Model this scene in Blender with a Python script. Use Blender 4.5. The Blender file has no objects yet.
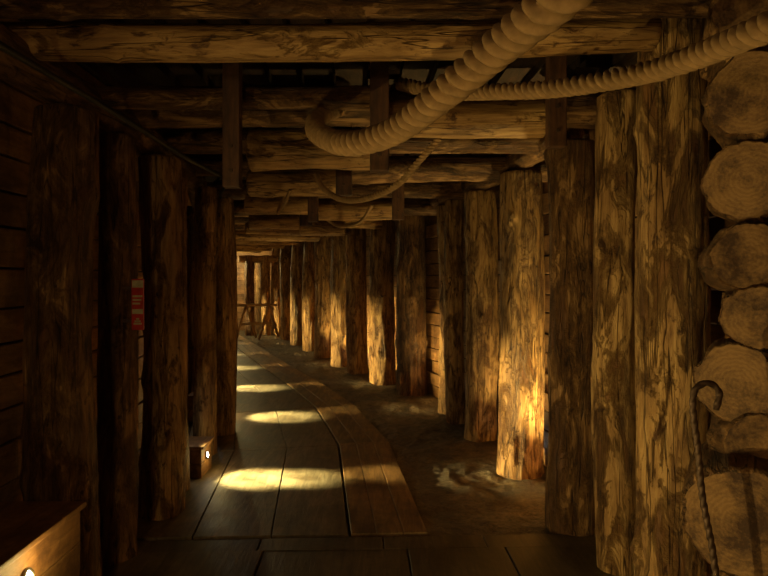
import bpy, bmesh, math, random
from mathutils import Vector, Matrix, noise, Quaternion
random.seed(7)
scene = bpy.context.scene
COL = scene.collection
F = 600.0; HZ = 277.0; EYE = 1.6

def px(x, y, d):
    return Vector(((x-384)/F*d, d, EYE+(HZ-y)/F*d))

# ---------------------------------------------------------------- materials
def new_mat(name):
    m = bpy.data.materials.new(name); m.use_nodes = True
    nt = m.node_tree
    for n in list(nt.nodes): nt.nodes.remove(n)
    out = nt.nodes.new('ShaderNodeOutputMaterial')
    b = nt.nodes.new('ShaderNodeBsdfPrincipled')
    nt.links.new(b.outputs[0], out.inputs[0])
    return m, nt, b

def ramp(nt, stops, src):
    r = nt.nodes.new('ShaderNodeValToRGB')
    els = r.color_ramp.elements
    while len(els) < len(stops): els.new(0.5)
    for e, (p, c) in zip(els, stops):
        e.position = p; e.color = (c[0], c[1], c[2], 1)
    nt.links.new(src, r.inputs[0])
    return r.outputs[0]

def coords(nt, scale, rnd=True):
    tc = nt.nodes.new('ShaderNodeTexCoord')
    mp = nt.nodes.new('ShaderNodeMapping')
    mp.inputs['Scale'].default_value = scale
    if rnd:
        oi = nt.nodes.new('ShaderNodeObjectInfo')
        mul = nt.nodes.new('ShaderNodeVectorMath'); mul.operation = 'SCALE'
        comb = nt.nodes.new('ShaderNodeCombineXYZ')
        for i in range(3): nt.links.new(oi.outputs['Random'], comb.inputs[i])
        nt.links.new(comb.outputs[0], mul.inputs[0]); mul.inputs['Scale'].default_value = 37.0
        add = nt.nodes.new('ShaderNodeVectorMath'); add.operation = 'ADD'
        nt.links.new(tc.outputs['Object'], add.inputs[0]); nt.links.new(mul.outputs[0], add.inputs[1])
        nt.links.new(add.outputs[0], mp.inputs[0])
    else:
        nt.links.new(tc.outputs['Object'], mp.inputs[0])
    return mp.outputs[0]

def noise_n(nt, vec, scale, detail=6, rough=0.6, dist=0.0):
    n = nt.nodes.new('ShaderNodeTexNoise')
    n.inputs['Scale'].default_value = scale; n.inputs['Detail'].default_value = detail
    n.inputs['Roughness'].default_value = rough; n.inputs['Distortion'].default_value = dist
    nt.links.new(vec, n.inputs['Vector'])
    return n.outputs[0]

def mixc(nt, fac, a, b, mode='MIX'):
    m = nt.nodes.new('ShaderNodeMix'); m.data_type = 'RGBA'; m.blend_type = mode
    if isinstance(fac, float): m.inputs[0].default_value = fac
    else: nt.links.new(fac, m.inputs[0])
    for v, i in ((a, 6), (b, 7)):
        if isinstance(v, tuple): m.inputs[i].default_value = (*v, 1)
        else: nt.links.new(v, m.inputs[i])
    return m.outputs[2]

def bump(nt, b, h, strength=0.6, dist=0.02):
    n = nt.nodes.new('ShaderNodeBump')
    n.inputs['Strength'].default_value = strength; n.inputs['Distance'].default_value = dist
    nt.links.new(h, n.inputs['Height']); nt.links.new(n.outputs[0], b.inputs['Normal'])

def wood_log(name, light, mid, dark, patch=(0.42, 0.58), bd=.022):
    m, nt, b = new_mat(name)
    v = coords(nt, (1, 1, 0.12)); v2 = coords(nt, (1, 1, 0.38)); v3 = coords(nt, (1, 1, 0.5)); v4 = coords(nt, (1, 1, .05))
    grain = noise_n(nt, v, 30, 8, 0.68, 0.3)
    patches = noise_n(nt, v2, 7.5, 9, 0.77, 0.7)
    big = noise_n(nt, v3, 2.2, 4, 0.6, 0.4)
    spots = noise_n(nt, v3, 14, 6, 0.7, 0.6)
    crack = noise_n(nt, v4, 13, 3, 0.5, 0.3)
    c1 = ramp(nt, [(0.31, dark), (0.46, mid), (0.63, light)], grain)
    c2 = ramp(nt, [(0.32, (dark[0]*.65, dark[1]*.58, dark[2]*.52)), (0.66, (mid[0]*.66, mid[1]*.55, mid[2]*.48))], grain)
    pf = ramp(nt, [(patch[0], (0, 0, 0)), (patch[1], (1, 1, 1))], patches)
    c = mixc(nt, pf, c2, c1)
    sf = ramp(nt, [(0.57, (0, 0, 0)), (0.66, (.95, .95, .95))], spots)
    c = mixc(nt, sf, c, (dark[0]*.55, dark[1]*.46, dark[2]*.4))
    cr = ramp(nt, [(0.488, (1, 1, 1)), (0.5, (.22, .18, .14)), (0.512, (1, 1, 1))], crack)
    c = mixc(nt, 1.0, c, cr, 'MULTIPLY')
    c = mixc(nt, 1.0, c, ramp(nt, [(0.35, (.55, .5, .48)), (0.62, (1.0, 1.0, 1.0))], big), 'MULTIPLY')
    nt.links.new(c, b.inputs['Base Color'])
    b.inputs['Roughness'].default_value = 0.6
    b.inputs['Specular IOR Level'].default_value = 0.35
    ad = nt.nodes.new('ShaderNodeMath'); ad.operation = 'ADD'
    nt.links.new(grain, ad.inputs[0]); nt.links.new(pf, ad.inputs[1])
    ad2 = nt.nodes.new('ShaderNodeMath'); ad2.operation = 'ADD'
    nt.links.new(ad.outputs[0], ad2.inputs[0]); nt.links.new(cr, ad2.inputs[1])
    bump(nt, b, ad2.outputs[0], 0.85, bd)
    return m

M_POST = wood_log('post_wood', (0.60, 0.375, 0.15), (0.40, 0.225, 0.08), (0.14, 0.066, 0.025), (0.40, 0.50))
M_BARK = wood_log('bark_wood', (0.40, 0.22, 0.085), (0.25, 0.128, 0.047), (0.08, 0.037, 0.015), (0.43, 0.55))
M_BEAM = wood_log('beam_wood', (0.58, 0.345, 0.13), (0.39, 0.215, 0.075), (0.16, 0.074, 0.028), (0.34, 0.45), .015)

def cut_end(name, k=1.0, rc=1.0):
    m, nt, b = new_mat(name)
    v = coords(nt, (1, 1, 0.05), rnd=False)
    w = nt.nodes.new('ShaderNodeTexWave'); w.wave_type = 'RINGS'; w.rings_direction = 'Z'
    w.inputs['Scale'].default_value = 22; w.inputs['Distortion'].default_value = 6.0
    w.inputs['Detail'].default_value = 5; w.inputs['Detail Scale'].default_value = 2.0
    nt.links.new(v, w.inputs[0])
    n = noise_n(nt, coords(nt, (1, 1, 1)), 6, 9, .78)
    lo = 1-.4*rc
    c = ramp(nt, [(0.0, (0.44*k*lo, 0.23*k*lo, 0.08*k*lo)), (1.0, (0.44*k, 0.24*k, 0.085*k))], w.outputs[1])
    c2 = ramp(nt, [(0.41, (0.2, 0.14, 0.10)), (0.58, (1, 1, 1))], n)
    nt.links.new(mixc(nt, 1.0, c, c2, 'MULTIPLY'), b.inputs['Base Color'])
    b.inputs['Roughness'].default_value = 0.7
    bump(nt, b, n, 0.6, 0.02)
    return m
M_END = cut_end('cut_log_end')
M_END2 = cut_end('weathered_log_end', .62, .5)

def plank_mat(name, light, mid, dark, axis_scale, rough=0.6, gs=22, rr=None):
    m, nt, b = new_mat(name)
    v = coords(nt, axis_scale, rnd=False)
    grain = noise_n(nt, v, gs, 8, 0.68, 0.5)
    big = noise_n(nt, coords(nt, (1, 1, 1), rnd=False), 2.2, 8, 0.75, 0.6)
    at = nt.nodes.new('ShaderNodeAttribute'); at.attribute_name = 'tint'
    c = ramp(nt, [(0.3, dark), (0.52, mid), (0.72, light)], grain)
    c = mixc(nt, 1.0, c, ramp(nt, [(0.36, (0.35, 0.3, 0.26)), (0.58, (1, 1, 1))], big), 'MULTIPLY')
    c = mixc(nt, 1.0, c, at.outputs['Color'], 'MULTIPLY')
    nt.links.new(c, b.inputs['Base Color'])
    if rr:
        r = ramp(nt, [(0.35, (rr[0],)*3), (0.65, (rr[1],)*3)], big)
        nt.links.new(r, b.inputs['Roughness'])
    else:
        b.inputs['Roughness'].default_value = rough
    bump(nt, b, grain, 0.5, 0.008)
    return m
M_WALL = plank_mat('wall_plank', (0.54, 0.30, 0.11), (0.40, 0.20, 0.068), (0.20, 0.09, 0.032), (0.15, 0.15, 1))
M_SLAB = plank_mat('floor_plank', (0.26, 0.185, 0.105), (0.18, 0.125, 0.067), (0.085, 0.058, 0.03), (1, 0.13, 1), rr=(0.42, 0.62), gs=26)
M_STRIP = plank_mat('walk_plank', (0.38, 0.23, 0.095), (0.26, 0.15, 0.058), (0.12, 0.064, 0.027), (1, 0.12, 1), rr=(0.45, 0.68), gs=26)
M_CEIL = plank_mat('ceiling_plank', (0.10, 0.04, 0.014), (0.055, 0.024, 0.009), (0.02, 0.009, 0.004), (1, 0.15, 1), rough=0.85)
M_BOX = plank_mat('box_plank', (0.34, 0.18, 0.065), (0.25, 0.12, 0.04), (0.12, 0.05, 0.018), (1, 0.15, 1))
M_DARK = plank_mat('dark_timber', (0.16, 0.065, 0.025), (0.09, 0.035, 0.015), (0.04, 0.016, 0.008), (1, 1, 0.12))

def dirt():
    m, nt, b = new_mat('floor_dirt')
    v = coords(nt, (1, 1, 1), rnd=False)
    a = noise_n(nt, v, 3, 8, .7, .5); s = noise_n(nt, v, 38, 6, .75)
    vo = nt.nodes.new('ShaderNodeTexVoronoi'); vo.inputs['Scale'].default_value = 14
    nt.links.new(v, vo.inputs['Vector'])
    c = ramp(nt, [(0.32, (0.050, 0.037, 0.021)), (0.5, (0.12, 0.087, 0.048)), (0.7, (0.23, 0.165, 0.088))], a)
    c = mixc(nt, 1.0, c, ramp(nt, [(0.3, (0.35, 0.35, 0.35)), (0.65, (1.3, 1.3, 1.3))], s), 'MULTIPLY')
    nt.links.new(c, b.inputs['Base Color']); b.inputs['Roughness'].default_value = 0.6
    ad = nt.nodes.new('ShaderNodeMath'); ad.operation = 'ADD'
    nt.links.new(s, ad.inputs[0]); nt.links.new(vo.outputs['Distance'], ad.inputs[1])
    bump(nt, b, ad.outputs[0], 1.0, 0.045)
    return m
M_DIRT = dirt()

def simple(name, col, rough=0.5, metal=0.0, emit=None, es=0):
    m, nt, b = new_mat(name)
    n = noise_n(nt, coords(nt, (1, 1, 1), rnd=False), 30, 5, .6)
    c = ramp(nt, [(0.3, tuple(x*.6 for x in col)), (0.7, col)], n)
    nt.links.new(c, b.inputs['Base Color'])
    b.inputs['Roughness'].default_value = rough; b.inputs['Metallic'].default_value = metal
    if emit:
        b.inputs['Emission Color'].default_value = (*emit, 1); b.inputs['Emission Strength'].default_value = es
    return m
M_ROPE = simple('rope_fibre', (0.31, 0.18, 0.075), 0.9)
M_IRON = simple('rusty_iron', (0.10, 0.06, 0.04), 0.6, 0.7)
M_RED = simple('red_paint', (0.50, 0.03, 0.02), 0.35)
M_LABEL = simple('paper_label', (0.5, 0.42, 0.25), 0.6)
M_BLACK = simple('black_rubber', (0.02, 0.018, 0.015), 0.5)
M_BULB = simple('lamp_lens', (1, .95, .8), 0.3, 0, (1.0, 0.96, 0.82), 45)
M_BEZEL = simple('lamp_bezel', (0.2, 0.17, 0.12), 0.4, 0.9)

# ---------------------------------------------------------------- helpers
def add_obj(name, bm, mats, parent=None, smooth=True, loc=None, rot=None):
    me = bpy.data.meshes.new(name); bm.to_mesh(me); bm.free()
    for m in mats: me.materials.append(m)
    if smooth:
        for p in me.polygons: p.use_smooth = True
    o = bpy.data.objects.new(name, me); COL.objects.link(o)
    if rot is not None:
        o.rotation_mode = 'QUATERNION'; o.rotation_quaternion = rot
    if loc is not None: o.location = loc
    if parent: o.parent = parent
    return o

def log_into(bm, p0, p1, r0, r1, seed, segs=44, amp=1.0, knots=6, M=None, nose=0.0):
    L = (p1-p0).length
    rings = max(8, int(L/0.03))
    rnd = random.Random(seed)
    kn = [(rnd.uniform(0.05, L-0.05), rnd.uniform(0, 2*math.pi), rnd.uniform(.025, .06), rnd.uniform(.008, .024)) for _ in range(knots)]
    fl = rnd.uniform(0, 6.28)
    ins = min(0.012, r0*0.1)
    if nose:
        tl = [(0, r0*.93), (nose*.4, r0*.98), (nose, r0)]
    else:
        tl = [(0, r0-ins*1.2), (ins, r0)]
    for i in range(1, rings):
        if L*i/rings > nose+.01: tl.append((L*i/rings, None))
    tl += [(L-ins, r1), (L, r1-ins*1.2)]
    vr = []
    bx = rnd.uniform(-1, 1)*0.014*L; by = rnd.uniform(-1, 1)*0.014*L
    for z, rr in tl:
        t = z/L
        if rr is None: rr = r0+(r1-r0)*t
        cx = bx*math.sin(math.pi*t); cy = by*math.sin(math.pi*t)
        row = []
        for k in range(segs):
            a = 2*math.pi*k/segs
            ca, sa = math.cos(a), math.sin(a)
            n1 = noise.noise(Vector((ca*1.2+seed*3.1, sa*1.2, z*1.3)))
            n2 = noise.noise(Vector((ca*3.5+seed, sa*3.5, z*2.2)))
            n3 = noise.noise(Vector((ca*10+seed, sa*10, z*5)))
            r = rr*(1+amp*(0.10*n1+0.08*n2+0.055*n3))
            r *= 1+0.03*math.cos(2*(a-fl))
            for kz, ka, kr, kh in kn:
                da = (a-ka+math.pi) % (2*math.pi)-math.pi
                q = ((z-kz)**2+(da*rr)**2)/(kr*kr)
                if q < 6: r += amp*kh*math.exp(-q)
            row.append(bm.verts.new(M @ Vector((cx+r*ca, cy+r*sa, z))))
        vr.append(row)
    for i in range(len(vr)-1):
        for k in range(segs):
            f = bm.faces.new((vr[i][k], vr[i][(k+1) % segs], vr[i+1][(k+1) % segs], vr[i+1][k])); f.smooth = True
    f = bm.faces.new(list(reversed(vr[0]))); f.material_index = 1
    f = bm.faces.new(vr[-1]); f.material_index = 1

def make_log(name, p0, p1, r0, r1, seed, mat, segs=44, amp=1.0, knots=6, parent=None, nose=0.0, end=None):
    p0 = Vector(p0); p1 = Vector(p1)
    q = Vector((0, 0, 1)).rotation_difference((p1-p0).normalized())
    bm = bmesh.new()
    log_into(bm, p0, p1, r0, r1, seed, segs, amp, knots, Matrix.Identity(4), nose)
    o = add_obj(name, bm, [mat, end or M_END], parent, True, p0, q)
    for p in o.data.polygons:
        if p.material_index == 1: p.use_smooth = False
    return o

def box_into(bm, lo, hi, M=None, tint=1.0, bev=0.006, mi=0):
    M = M or Matrix.Identity(4)
    x0, y0, z0 = lo; x1, y1, z1 = hi
    t = bmesh.new()
    bmesh.ops.create_cube(t, size=1)
    for v in t.verts:
        v.co = Vector(((v.co.x+.5)*(x1-x0)+x0, (v.co.y+.5)*(y1-y0)+y0, (v.co.z+.5)*(z1-z0)+z0))
    if bev: bmesh.ops.bevel(t, geom=list(t.edges), offset=bev, segments=2, affect='EDGES', profile=0.6)
    lay = bm.loops.layers.float_color.get('tint') or bm.loops.layers.float_color.new('tint')
    mp = {}
    for v in t.verts: mp[v] = bm.verts.new(M @ v.co)
    for f in t.faces:
        nf = bm.faces.new([mp[v] for v in f.verts]); nf.material_index = mi
        for l in nf.loops: l[lay] = (tint, tint, tint, 1)
    t.free()

def strip_into(bm, pts_a, pts_b, z0, z1, tint, e=.003):
    lay = bm.loops.layers.float_color.get('tint') or bm.loops.layers.float_color.new('tint')
    fs = []
    rows = []
    for a, b in zip(pts_a, pts_b):
        w = (b-a).normalized()*e
        rows.append([bm.verts.new(v) for v in (Vector((a.x, a.y, z0)), Vector((a.x, a.y, z1-e)), Vector((a.x+w.x, a.y+w.y, z1)),
                     Vector((b.x-w.x, b.y-w.y, z1)), Vector((b.x, b.y, z1-e)), Vector((b.x, b.y, z0)))])
    for i in range(len(rows)-1):
        for k in range(5):
            fs.append(bm.faces.new((rows[i][k], rows[i][k+1], rows[i+1][k+1], rows[i+1][k])))
    fs.append(bm.faces.new(rows[0])); fs.append(bm.faces.new(list(reversed(rows[-1]))))
    for f in fs:
        for l in f.loops: l[lay] = (tint, tint, tint, 1)

# ---------------------------------------------------------------- tunnel path (right side line of posts)
KN = [(-5, 1.28), (-2, 1.26), (1, 1.25), (3.8, 1.21), (4.9, 1.13), (6, 0.96), (7, 0.73), (8.2, 0.37), (9.1, 0.0), (10.1, -.42), (11, -.80), (12, -1.22), (13.15, -1.65), (15, -2.4), (18, -3.6), (20, -4.4)]
def fr(y):
    for i in range(len(KN)-1):
        if KN[i][0] <= y <= KN[i+1][0] or i == len(KN)-2:
            t = (y-KN[i][0])/(KN[i+1][0]-KN[i][0]); return KN[i][1]*(1-t)+KN[i+1][1]*t
    return KN[0][1]
def frs(y):
    return sum(fr(y+o) for o in (-.8, -.4, 0, .4, .8))/5
def nrm(y):
    dx = (frs(y+.3)-frs(y-.3))/.6
    t = Vector((dx, 1)).normalized(); return Vector((-t.y, t.x))
def P(y, u, z=0.0):
    n = nrm(y)
    return Vector((frs(y)+n.x*u, y+n.y*u, z))
def param_for(yw, u):
    a = yw
    for _ in range(30):
        a += (yw-P(a, u).y)*0.8
    return a
def frange(a, b, s):
    n = max(1, int(round((b-a)/s))); return [a+(b-a)*i/n for i in range(n+1)]

# ---------------------------------------------------------------- floor
bm = bmesh.new()
U = frange(-1.0, 3.9, 0.04); Y = frange(-4, 19.5, 0.06)
g = []
for y in Y:
    row = []
    for u in U:
        p = P(y, u)
        h = -0.010+0.022*noise.noise(Vector((p.x*3, p.y*3, 0)))+0.020*noise.noise(Vector((p.x*11, p.y*11, 3)))
        row.append(bm.verts.new((p.x, p.y, min(h, 0.014))))
    g.append(row)
for i in range(len(Y)-1):
    for j in range(len(U)-1):
        bm.faces.new((g[i][j+1], g[i][j], g[i+1][j], g[i+1][j+1]))
floor = add_obj('floor', bm, [M_DIRT])
bm = bmesh.new()
rnd = random.Random(3)
BAY = [3.74, 5.9, 7.7, 9.3, 10.9, 12.6, 14.4, 16.2, 17.4]
def PB(y, u, z=0):
    for i in range(len(BAY)-1):
        if y <= BAY[i+1] or i == len(BAY)-2:
            t = (y-BAY[i])/(BAY[i+1]-BAY[i]); return P(BAY[i], u, z).lerp(P(BAY[i+1], u, z), t)
def plank_bay(bm, u0, u1, i, zt, tint):
    strip_into(bm, [PB(BAY[i]+.006, u1), PB(BAY[i+1]-.006, u1)], [PB(BAY[i]+.006, u0), PB(BAY[i+1]-.006, u0)], -0.03, zt, tint)
def plank_run(bm, u0, u1, ya, yb, zt, tint):
    ys = frange(ya, yb, 0.2)
    strip_into(bm, [P(y, u1) for y in ys], [P(y, u0) for y in ys], -0.03, zt, tint)
cols = [(1.42, 1.885), (1.893, 2.36), (2.368, 2.80)]
for (a, b) in cols:
    for i in range(len(BAY)-1):
        plank_bay(bm, a, b, i, 0.022+rnd.uniform(-.002, .002), rnd.uniform(.85, 1.1))
y = -3.9
while y < 3.65:
    L = 0.62 if y < 3.0 else 3.72-y
    if y+L > 3.72: L = 3.72-y
    uu = -0.15
    while uu < 2.8:
        w = rnd.uniform(.55, .9)
        e = min(uu+w-.01, 2.8)
        if e-uu > .1: plank_run(bm, uu, e, y, y+L-.01, 0.018+rnd.uniform(-.004, .004), rnd.uniform(.5, .75))
        uu += w
    y += L
slabs = add_obj('floor_boards', bm, [M_SLAB], smooth=False)
slabs.parent = floor
bm = bmesh.new()
for (a, b) in [(0.93, 1.075), (1.080, 1.24), (1.245, 1.40)]:
    for i in range(len(BAY)-1):
        plank_bay(bm, a, b, i, 0.026+rnd.uniform(-.002, .002), rnd.uniform(.85, 1.1))
walk = add_obj('boardwalk_strip', bm, [M_STRIP], smooth=False)

# ---------------------------------------------------------------- walls and ceiling
def plank_wall(name, u, ya, yb, zt, hgt, flip, seed, step=1.6):
    bm = bmesh.new(); r = random.Random(seed)
    z = -0.03
    while z < zt:
        h = hgt*r.uniform(.85, 1.15)
        y = ya
        while y < yb:
            y2 = min(y+step*r.uniform(.8, 1.2), yb)
            a = P(y, u); b = P(y2, u); d = (b-a)
            ang = math.atan2(d.y, d.x)
            M = Matrix.Translation(a) @ Matrix.Rotation(ang, 4, 'Z')
            o = r.uniform(-.012, .012)
            box_into(bm, (0.0, -0.02+o, z), (d.length-.004, 0.02+o, z+h-.012), M, r.uniform(.5, 1.1), 0.006)
            y = y2
        z += h
    ys = frange(ya, yb, .5)
    lay = bm.loops.layers.float_color.get('tint')
    sgn = 0.06 if flip else -0.06
    for i in range(len(ys)-1):
        a = P(ys[i], u+sgn); b = P(ys[i+1], u+sgn)
        f = bm.faces.new([bm.verts.new(v) for v in (Vector((a.x, a.y, -.03)), Vector((b.x, b.y, -.03)), Vector((b.x, b.y, zt)), Vector((a.x, a.y, zt)))])
        for l in f.loops: l[lay] = (.2, .2, .2, 1)
    return add_obj(name, bm, [M_WALL], smooth=False)
plank_wall('wall_left', 3.0, -3.8, 19, 2.85, .17, True, 11)
plank_wall('wall_right', -0.32, 3.3, 18.2, 2.85, .17, False, 12)
plank_wall('wall_right_front', -0.75, -3.8, 3.6, 2.85, .2, False, 14)

def flat_wall(name, p0, p1, zt, seed):
    bm = bmesh.new(); r = random.Random(seed)
    p0 = Vector(p0); p1 = Vector(p1); d = p1-p0
    M = Matrix.Translation(p0) @ Matrix.Rotation(math.atan2(d.y, d.x), 4, 'Z')
    z = -.03
    while z < zt:
        h = .19*r.uniform(.85, 1.15)
        box_into(bm, (0, -.02, z), (d.length, .02+r.uniform(0, .01), z+h-.008), M, r.uniform(.6, 1.05), .005)
        z += h
    return add_obj(name, bm, [M_WALL], smooth=False)
flat_wall('wall_far', (-7.6, 17.8, 0), (-1.5, 18.2, 0), 2.85, 21)
flat_wall('wall_behind', (-2.0, -3.9, 0), (2.2, -3.9, 0), 2.85, 22)

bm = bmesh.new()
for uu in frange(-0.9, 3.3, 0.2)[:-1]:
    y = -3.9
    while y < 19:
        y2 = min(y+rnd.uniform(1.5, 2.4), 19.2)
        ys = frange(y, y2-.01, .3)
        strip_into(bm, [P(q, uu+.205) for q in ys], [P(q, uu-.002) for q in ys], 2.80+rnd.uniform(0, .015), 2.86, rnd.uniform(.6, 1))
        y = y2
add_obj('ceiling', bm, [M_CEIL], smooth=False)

# ---------------------------------------------------------------- posts
def post(x, d, r, top, seed, mat=M_POST, lean=(0, 0), amp=1.0, name='timber_post'):
    make_log(name, (x, d, -0.03), (x+lean[0], d+lean[1], top), r*1.04, r*.96, seed, mat, amp=amp, knots=12, segs=60)

RP = [(1.20, 3.82, .145), (1.11, 4.92, .180), (.955, 5.98, .150), (.80, 6.62, .105), (.765, 7.15, .125), (.40, 8.28, .195), (-.015, 9.12, .195),
      (-.44, 10.1, .17), (-.80, 10.95, .17), (-1.24, 12.0, .16), (-1.63, 13.15, .15), (-2.05, 14.3, .16), (-2.5, 15.5, .16), (-2.95, 16.7, .16)]
for i, (x, d, r) in enumerate(RP):
    post(x, d, r, 2.45, 30+i, M_BARK if i in (0, 5) else M_POST, lean=(random.uniform(-.03, .03), random.uniform(-.03, .03)))
post(1.28, 3.28, .108, 2.60, 61, M_POST)
post(1.32, 2.72, .150, 2.76, 62, M_POST, lean=(0.0, .02))
for i, yy in enumerate((-3.2, -2.3, -1.4, -.5)):
    post(1.3, yy, .15, 2.6, 64+i)
LP = [(-1.5, 2.87, .140), (-1.515, 3.40, .105), (-1.5, 4.04, .145), (-1.53, 4.46, .085), (-1.60, 5.36, .095), (-1.63, 6.08, .115)]
for i, (x, d, r) in enumerate(LP):
    post(x, d, r, 2.40, 80+i, M_BARK if i in (0, 1, 3) else M_POST, lean=(random.uniform(-.02, .02), random.uniform(-.02, .02)))
LAMPY = [6.75, 8.5, 10.4, 12.1, 13.9, 15.6]
yy = 7.45; i = 0
while yy < 17:
    if min(abs(yy-l) for l in LAMPY) > .36:
        a = param_for(yy, 2.72); p = P(a, 2.72)
        post(p.x, p.y, .13, 2.4, 100+i)
    yy += .58; i += 1
for i, yy in enumerate((-3.2, -2.4, -1.6, -.8, .1, .75)):
    post(-1.5, yy, .14, 2.4, 130+i)

def poly_logs(u, z, r, ya, yb, seed, mat, step=3.0):
    y = ya; k = 0
    while y < yb:
        y2 = min(y+step, yb)
        make_log('wall_plate_log', P(y, u, z), P(y2, u, z), r, r, seed+k, mat, segs=28, knots=4); y = y2; k += 1
poly_logs(2.72, 2.49, .09, -3.5, 18, 200, M_BARK, 2.4)
poly_logs(-0.03, 2.54, .09, 3.9, 17.5, 220, M_BARK, 1.6)

# ---------------------------------------------------------------- ceiling logs
cnt = [300]
def cross(x0, x1, y, diam, d, mat=M_BEAM, dy=0.0, tilt=0.0, d2=None):
    r = diam/F*d/2; d2 = d2 or d
    a = px(x0, y-tilt, d); b = px(x1, y+tilt, d2); cnt[0] += 1
    make_log('ceiling_log', a, b, r, r*.95, cnt[0], mat, segs=36, amp=.7, knots=5)
cross(-60, 655, 36, 38, 2.50, M_BEAM, tilt=-3)
cross(-120, 790, 6, 22, 2.25, M_BARK)
cross(100, 640, 108, 40, 3.55, M_BARK)
cross(372, 545, 119, 38, 3.22, M_BEAM)
cross(95, 375, 98, 22, 3.12, M_BARK)
cross(250, 377, 151, 40, 3.98, M_BEAM)
cross(130, 610, 142, 26, 4.3, M_BARK)
cross(249, 350, 183, 27, 4.72, M_BEAM)
cross(345, 590, 172, 24, 5.0, M_BARK)
cross(180, 560, 165, 22, 5.2, M_BARK)
cross(318, 393, 210, 21, 5.9, M_BEAM)
cross(246, 312, 205, 20, 5.75, M_BEAM)
cross(215, 480, 190, 20, 6.3, M_BARK)
cross(250, 300, 222, 17, 7.1, M_BEAM)
cross(300, 345, 227, 15, 7.9, M_BEAM)
cross(200, 440, 207, 18, 7.4, M_BARK)
y = 8.3; k = 0
while y < 17.5:
    a = P(y, 2.9, 2.58); b = P(y, -.25, 2.58)
    make_log('ceiling_log', a, b, .10, .095, 400+k, M_BARK if k % 2 else M_BEAM, segs=28, amp=.7)
    if k % 2 == 0:
        a = P(y+.3, 1.9, 2.36); b = P(y+.3, 0.25, 2.36)
        make_log('ceiling_log', a, b, .085, .08, 450+k, M_BEAM, segs=28, amp=.7)
    y += .72; k += 1
for k, yy in enumerate((-3, -2, -1, 0, 1.0, 1.7)):
    make_log('ceiling_log', (-1.7, yy, 2.66), (1.7, yy, 2.66), .09, .09, 500+k, M_BARK, segs=28)

def hanger(x0, x1, ytop, ybot, d):
    a = px(x0, ybot, d); b = px(x1, ybot, d); w = b.x-a.x
    bm = bmesh.new()
    box_into(bm, (-w/2, -.035, 0), (w/2, .035, 2.79-a.z), None, 1.0, .006)
    for z in (.08, .2):
        M = Matrix.Translation((0, -.035, z)) @ Matrix.Rotation(math.pi/2, 4, 'X')
        r = bmesh.ops.create_cone(bm, cap_ends=True, segments=6, radius1=.012, radius2=.011, depth=.012, matrix=M)
        for v in r['verts']:
            for f in v.link_faces: f.material_index = 1
    add_obj('roof_hanger_timber', bm, [M_DARK, M_IRON], smooth=False, loc=((a.x+b.x)/2, d, a.z))
hanger(224, 241, 48, 188, 2.95)
hanger(370, 389, 48, 172, 2.98)
hanger(547, 565, 45, 148, 3.0)
hanger(336, 352, 150, 196, 4.35)
hanger(392, 404, 130, 220, 5.5)
hanger(300, 312, 200, 226, 6.6)
hanger(308, 318, 170, 222, 5.4)

# ---------------------------------------------------------------- ropes
def catmull(pts, n):
    out = []
    P_ = [pts[0]*2-pts[1]]+pts+[pts[-1]*2-pts[-2]]
    for i in range(1, len(P_)-2):
        for k in range(n):
            t = k/n; a, b, c, d = P_[i-1:i+3]
            out.append(0.5*((2*b)+(-a+c)*t+(2*a-5*b+4*c-d)*t*t+(-a+3*b-3*c+d)*t*t*t))
    out.append(pts[-1]); return out
def rope(name, pts, R, pitch, strands=3, segs=42, mat=M_ROPE, lobe=.3):
    raw = catmull([Vector(p) for p in pts], 40)
    step = R*0.10 if R > .02 else R*.25
    res = [raw[0]]; acc = 0
    for i in range(1, len(raw)):
        a = raw[i-1]; b = raw[i]; L = (b-a).length
        if L < 1e-7: continue
        while acc+L >= step:
            t = (step-acc)/L; a = a.lerp(b, t); res.append(a.copy()); L = (b-a).length; acc = 0
        acc += L
    bm = bmesh.new(); rows = []
    T = (res[1]-res[0]).normalized(); N = T.orthogonal().normalized()
    s = 0
    for i, p in enumerate(res):
        T2 = (res[min(i+1, len(res)-1)]-res[max(i-1, 0)]).normalized()
        q = T.rotation_difference(T2); N = q @ N; T = T2; B = T.cross(N)
        ph = 2*math.pi*s/pitch
        row = []
        for k in range(segs):
            a = 2*math.pi*k/segs
            r = R*((1-lobe)+lobe*abs(math.cos(strands*(a-ph)/2))**.8)
            r *= 1+.07*noise.noise(p*90+Vector((a*2, 0, 0)))
            row.append(bm.verts.new(p+(N*math.cos(a)+B*math.sin(a))*r))
        rows.append(row)
        s += step
    for i in range(len(rows)-1):
        for k in range(segs):
            bm.faces.new((rows[i][k], rows[i][(k+1) % segs], rows[i+1][(k+1) % segs], rows[i+1][k]))
    bm.faces.new(list(reversed(rows[0]))); bm.faces.new(rows[-1])
    return add_obj(name, bm, [mat])
rope('hanging_rope', [px(700, -130, .9), px(640, -70, 1.0), px(562, -4, 1.15), px(496, 50, 1.4), px(440, 97, 1.65), px(392, 132, 1.95), px(350, 144, 2.2), px(325, 138, 2.45), px(315, 128, 2.7), px(320, 117, 3.1), px(340, 108, 3.42)], .046, .135, lobe=.55)
rope('hanging_rope', [px(950, -50, .95), px(860, -8, 1.15), px(768, 27, 1.4), px(700, 55, 1.7), px(640, 74, 2.0), px(560, 88, 2.35), px(490, 92, 2.7), px(440, 92, 3.0), px(400, 84, 3.25)], .037, .12, lobe=.55)
rope('hanging_rope', [px(440, 138, 3.3), px(420, 160, 3.35), px(398, 184, 3.45), px(372, 197, 3.6), px(345, 200, 3.8), px(325, 190, 4.0), px(316, 175, 4.3)], .020, .07, lobe=.45)
rope('hanging_rope', [px(290, 190, 4.6), px(284, 205, 4.65), px(278, 213, 4.7), px(282, 200, 4.9), px(288, 182, 5.0)], .014, .05)
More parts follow.
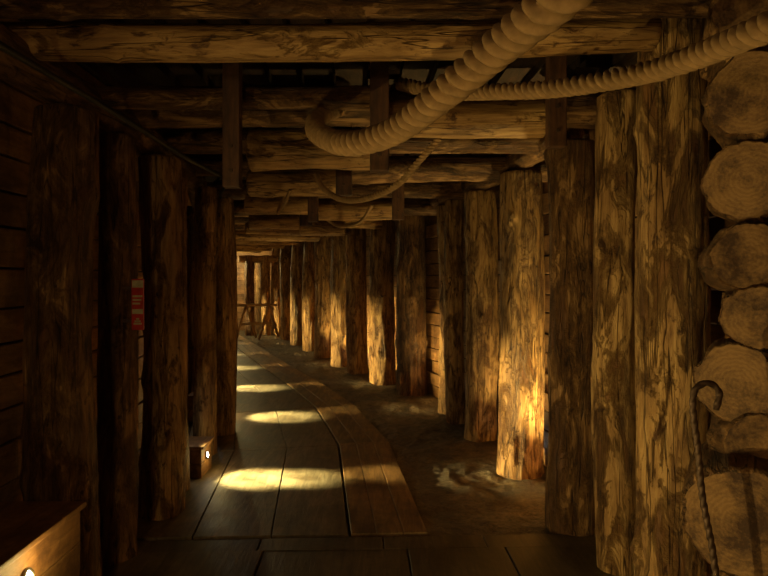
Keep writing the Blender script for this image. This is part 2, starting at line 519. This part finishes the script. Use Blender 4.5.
rope('hanging_rope', [px(372, 205, 5.5), px(360, 222, 5.6), px(340, 226, 5.9), px(325, 218, 6.1)], .018, .05)

rope('power_cable', [Vector((-1.32, y, 2.40+.01*math.sin(y*3))) for y in (-3, -1, 1, 2, 3, 4, 5)]+[P(6.2, 2.5, 2.39), P(7.5, 2.52, 2.40)], .014, .5, mat=M_BLACK, segs=10, lobe=0.02)

# ---------------------------------------------------------------- crib wall of stacked logs (right foreground)
root = bpy.data.objects.new('stacked_log_wall', None); COL.objects.link(root)
spec = [(758, 4, 2.00, 84), (752, 93, 1.96, 84), (748, 180, 2.00, 82), (748, 256, 1.96, 68), (758, 318, 1.93, 66),
        (736, 384, 1.98, 78), (758, 446, 1.93, 62), (740, 524, 1.84, 106), (758, 627, 1.84, 94)]
for i, (x, y, d, dm) in enumerate(spec):
    c = px(x, y, d); r = dm/F*d/2
    v = Vector((.60+.16*((i*7) % 3-1), 1.0, .04*((i*5) % 3-1))).normalized()
    make_log('stack_log', c, c+v*.46, r*1.03, r, 600+i, M_BARK, segs=72, amp=.9, knots=6, parent=root, nose=.022, end=M_END2)
    c2 = c+Vector((.20, .20, -.11))
    make_log('cross_log', c2, c2+Vector((.8, .05, 0)), .06, .06, 640+i, M_BARK, segs=40, amp=1.2, knots=4, parent=root)

rope('iron_hook_bar', [px(716, 410, 1.72), px(719, 392, 1.72), px(708, 383, 1.72), px(695, 390, 1.72), px(693, 410, 1.72), px(698, 450, 1.72), px(703, 500, 1.72), px(714, 560, 1.72), px(722, 640, 1.72), px(728, 800, 1.72)], .010, .06, strands=2, mat=M_IRON, segs=14)

# ---------------------------------------------------------------- fire sign
def lathe(bm, prof, segs, M, mi):
    rows = []
    for r, z in prof:
        rows.append([bm.verts.new(M @ Vector((max(r, .0005)*math.cos(2*math.pi*k/segs), max(r, .0005)*math.sin(2*math.pi*k/segs), z))) for k in range(segs)])
    for i in range(len(rows)-1):
        for k in range(segs):
            f = bm.faces.new((rows[i][k], rows[i][(k+1) % segs], rows[i+1][(k+1) % segs], rows[i+1][k])); f.material_index = mi; f.smooth = True
I = Matrix.Identity(4)
bm = bmesh.new()
W = .034
box_into(bm, (-W, -.004, 0), (W, .004, .28), None, 1, .003, 0)
box_into(bm, (-W+.004, -.0065, .232), (W-.004, -.003, .272), None, 1, .001, 1)
for k, z in enumerate((.18, .16, .14)):
    box_into(bm, (-W+.006, -.0065, z), (W-.008-.006*k, -.003, z+.010), None, 1, .001, 1)
box_into(bm, (-W+.005, -.0065, .088), (W-.005, -.003, .115), None, 1, .001, 1)
for zz, w in ((.03, .022), (.043, .016), (.056, .008)):
    box_into(bm, (-w, -.0065, zz), (w, -.003, zz+.010), None, 1, .001, 1)
box_into(bm, (-.09, .004, .04), (.02, .02, .06), None, 1, .003, 2)
box_into(bm, (-.09, .004, .22), (.02, .02, .24), None, 1, .003, 2)
add_obj('fire_safety_sign', bm, [M_RED, M_LABEL, M_DARK], smooth=False, loc=(-1.345, 3.28, 1.31))

# ---------------------------------------------------------------- lamps
WARM = (1.0, 0.73, 0.24)
POOL = (1.0, 0.92, 0.40)
def spot(name, e, aim, power, size, blend, off, rad=.015, col=WARM):
    l = bpy.data.lights.new(name, 'SPOT'); l.energy = power; l.color = col
    l.spot_size = math.radians(size); l.spot_blend = blend; l.shadow_soft_size = rad
    o = bpy.data.objects.new(name, l); COL.objects.link(o); o.parent = e
    o.rotation_mode = 'QUATERNION'; o.rotation_quaternion = Vector((0, 0, -1)).rotation_difference(aim)
    o.location = off
def fixture(loc, aim, disc=.022):
    loc = Vector(loc); aim = Vector(aim).normalized()
    e = bpy.data.objects.new('tunnel_lamp', None); COL.objects.link(e); e.location = loc
    q = Vector((0, 0, 1)).rotation_difference(aim)
    bm = bmesh.new()
    lathe(bm, [(disc*.6, -.05), (disc*1.5, -.03), (disc*1.6, -.004), (disc*1.45, .004), (disc*1.1, .003), (disc*1.05, -.004)], 24, I, 0)
    add_obj('bezel', bm, [M_BEZEL], e, True, (0, 0, 0), q)
    bm = bmesh.new()
    lathe(bm, [(disc*1.05, -.004), (disc*.8, .003), (disc*.4, .006), (0, .007)], 24, I, 0)
    add_obj('lens', bm, [M_BULB], e, True, (0, 0, 0), q)
    return e, loc, aim
def lamp(loc, aim, power, housing=None, size=45, spill=60, disc=.022):
    e, loc, aim = fixture(loc, aim, disc)
    if housing:
        bm = bmesh.new(); lo, hi = Vector(housing[0])-loc, Vector(housing[1])-loc
        n = max(1, int(round((hi.z-lo.z)/.15)))
        for i in range(n):
            za = lo.z+(hi.z-lo.z)*i/n; zb = lo.z+(hi.z-lo.z)*(i+1)/n-.004
            box_into(bm, (lo.x, lo.y, za), (hi.x, hi.y, zb), None, random.uniform(.8, 1.05), .005)
        box_into(bm, (lo.x, lo.y-.015, hi.z), (hi.x+.02, hi.y+.015, hi.z+.025), None, 1.0, .006)
        add_obj('housing', bm, [M_BOX], e, False)
    spot('lamp_beam', e, aim, power, size, .8, aim*.03)
    if spill:
        l = bpy.data.lights.new('lamp_spill', 'POINT'); l.energy = spill; l.color = WARM; l.shadow_soft_size = .02
        o = bpy.data.objects.new('lamp_spill', l); COL.objects.link(o); o.parent = e; o.location = aim*.09
    return e
def pool_lamp(loc, target, power, size=27):
    aim = Vector(target)-Vector(loc)
    e, loc, aim = fixture(loc, aim, .03)
    bm = bmesh.new(); box_into(bm, (-.16, -.015, -.015), (-.03, .015, .015), None, 1, .003); add_obj('bracket', bm, [M_IRON], e, False)
    spot('lamp_beam', e, aim, power, size, .85, aim*.03, .03, POOL)
lamp((-1.42, 4.83, .17), (1, 0.0, .11), 1000, ((-1.66, 4.70, 0.02), (-1.43, 4.98, .25)), 34, 1.0)
pool_lamp((-1.64, 4.74, .80), (-1.02, 4.70, 0), 560, 34)
pool_lamp((-1.64, 4.84, .80), (-.70, 4.72, 0), 500, 25)
for i, yw in enumerate(LAMPY):
    a = param_for(yw, 2.62); p = P(a, 2.62); n = -nrm(a)
    lamp((p.x+.02, p.y, .19), (n.x, n.y*(.9 if i == 0 else .6), .13), 850, ((p.x-.22, p.y-.2, .02), (p.x+.01, p.y+.2, .28)), 36, 4)
    pool_lamp((p.x-.10, p.y+.02, .80), (p.x+.74, p.y+.02, 0), 650, 33)
lamp((-1.30, 2.2, .50), (1, 0.12, .30), 85, ((-1.72, 1.15, 0.02), (-1.315, 2.60, .60)), 90, 2.5)
lamp((-1.36, .4, .25), (1, 0.70, .50), 110, ((-1.66, .2, 0.02), (-1.375, .6, .42)), 100, 6)
for yw in (-1.2, -2.8):
    lamp((-1.36, yw, .25), (1, 0.0, .35), 60, ((-1.66, yw-.2, 0.02), (-1.375, yw+.2, .42)), 90, 6)
def uplamp(x, y, pw=90, aim=(0.15, .1, 1)):
    e, loc, aim = fixture((x, y, .06), aim, .03)
    spot('lamp_beam', e, aim, pw, 120, .8, aim*.03)
uplamp(1.32, 4.42, 180); uplamp(1.20, 5.45, 60)
uplamp(.76, 7.72, 50); uplamp(-.50, 10.65, 50); uplamp(-.88, 11.55, 50)

# ---------------------------------------------------------------- far end structures
e = bpy.data.objects.new('timber_portal_frame', None); COL.objects.link(e)
def plog(a, b, r, s, mat=M_POST): make_log('frame_timber', a, b, r, r, s, mat, segs=24, parent=e)
plog((-3.72, 16.6, -.02), (-3.72, 16.6, 2.2), .13, 701, M_BARK)
plog((-3.25, 16.6, -.02), (-3.25, 16.6, 2.2), .12, 702)
plog((-4.0, 16.6, 2.1), (-2.9, 16.6, 2.1), .10, 703)
plog((-3.5, 17.1, -.02), (-3.5, 17.1, 2.0), .14, 704)
e = bpy.data.objects.new('trestle_barrier', None); COL.objects.link(e)
plog((-3.75, 15.2, .88), (-2.75, 15.4, .88), .035, 710, M_BEAM)
for k, (x, y) in enumerate(((-3.5, 15.25), (-2.95, 15.35))):
    plog((x-.2, y-.25, 0.03), (x, y, .88), .03, 712+3*k, M_BEAM)
    plog((x+.2, y+.25, 0.03), (x, y, .88), .03, 713+3*k, M_BEAM)
plog((-3.6, 15.1, .42), (-2.85, 15.25, .42), .025, 720, M_BEAM)

def point(name, loc, power, col, rad=.08):
    e = bpy.data.objects.new('far_and_fill_lamp', None); COL.objects.link(e); e.location = loc
    bm = bmesh.new(); lathe(bm, [(0, -.05), (.03, -.04), (.04, 0), (.03, .03), (.012, .05)], 16, I, 0); add_obj('bulb', bm, [M_BULB], e)
    bm = bmesh.new(); lathe(bm, [(.02, .04), (.022, .09), (.006, .1), (.005, .6)], 12, I, 0); add_obj('socket', bm, [M_BLACK], e)
    l = bpy.data.lights.new('glow', 'POINT'); l.energy = power; l.color = col; l.shadow_soft_size = rad
    o = bpy.data.objects.new('glow', l); COL.objects.link(o); o.parent = e; o.location = (0, 0, -.12)
point('far', (-4.75, 16.7, 2.1), 110, (1.0, .80, .32))
point('back_fill', (-.5, -1.0, 2.0), 28, (1.0, .62, .23), .12)  # added fill light behind the camera, modelled as a hanging bulb

# ---------------------------------------------------------------- world, camera
w = bpy.data.worlds.new('World'); scene.world = w; w.use_nodes = True
bg = w.node_tree.nodes['Background']; bg.inputs[0].default_value = (1.0, .45, .15, 1); bg.inputs[1].default_value = 0.02
cam = bpy.data.cameras.new('Camera'); cam.sensor_width = 36; cam.lens = 36*F/768
cam.clip_start = .05
co = bpy.data.objects.new('Camera', cam); COL.objects.link(co)
co.location = (0, 0, EYE); co.rotation_euler = (math.radians(90), 0, 0)
cam.shift_y = -(288-HZ)/768.0
scene.camera = co
scene.view_settings.view_transform = 'Standard'
scene.view_settings.exposure = 0.0
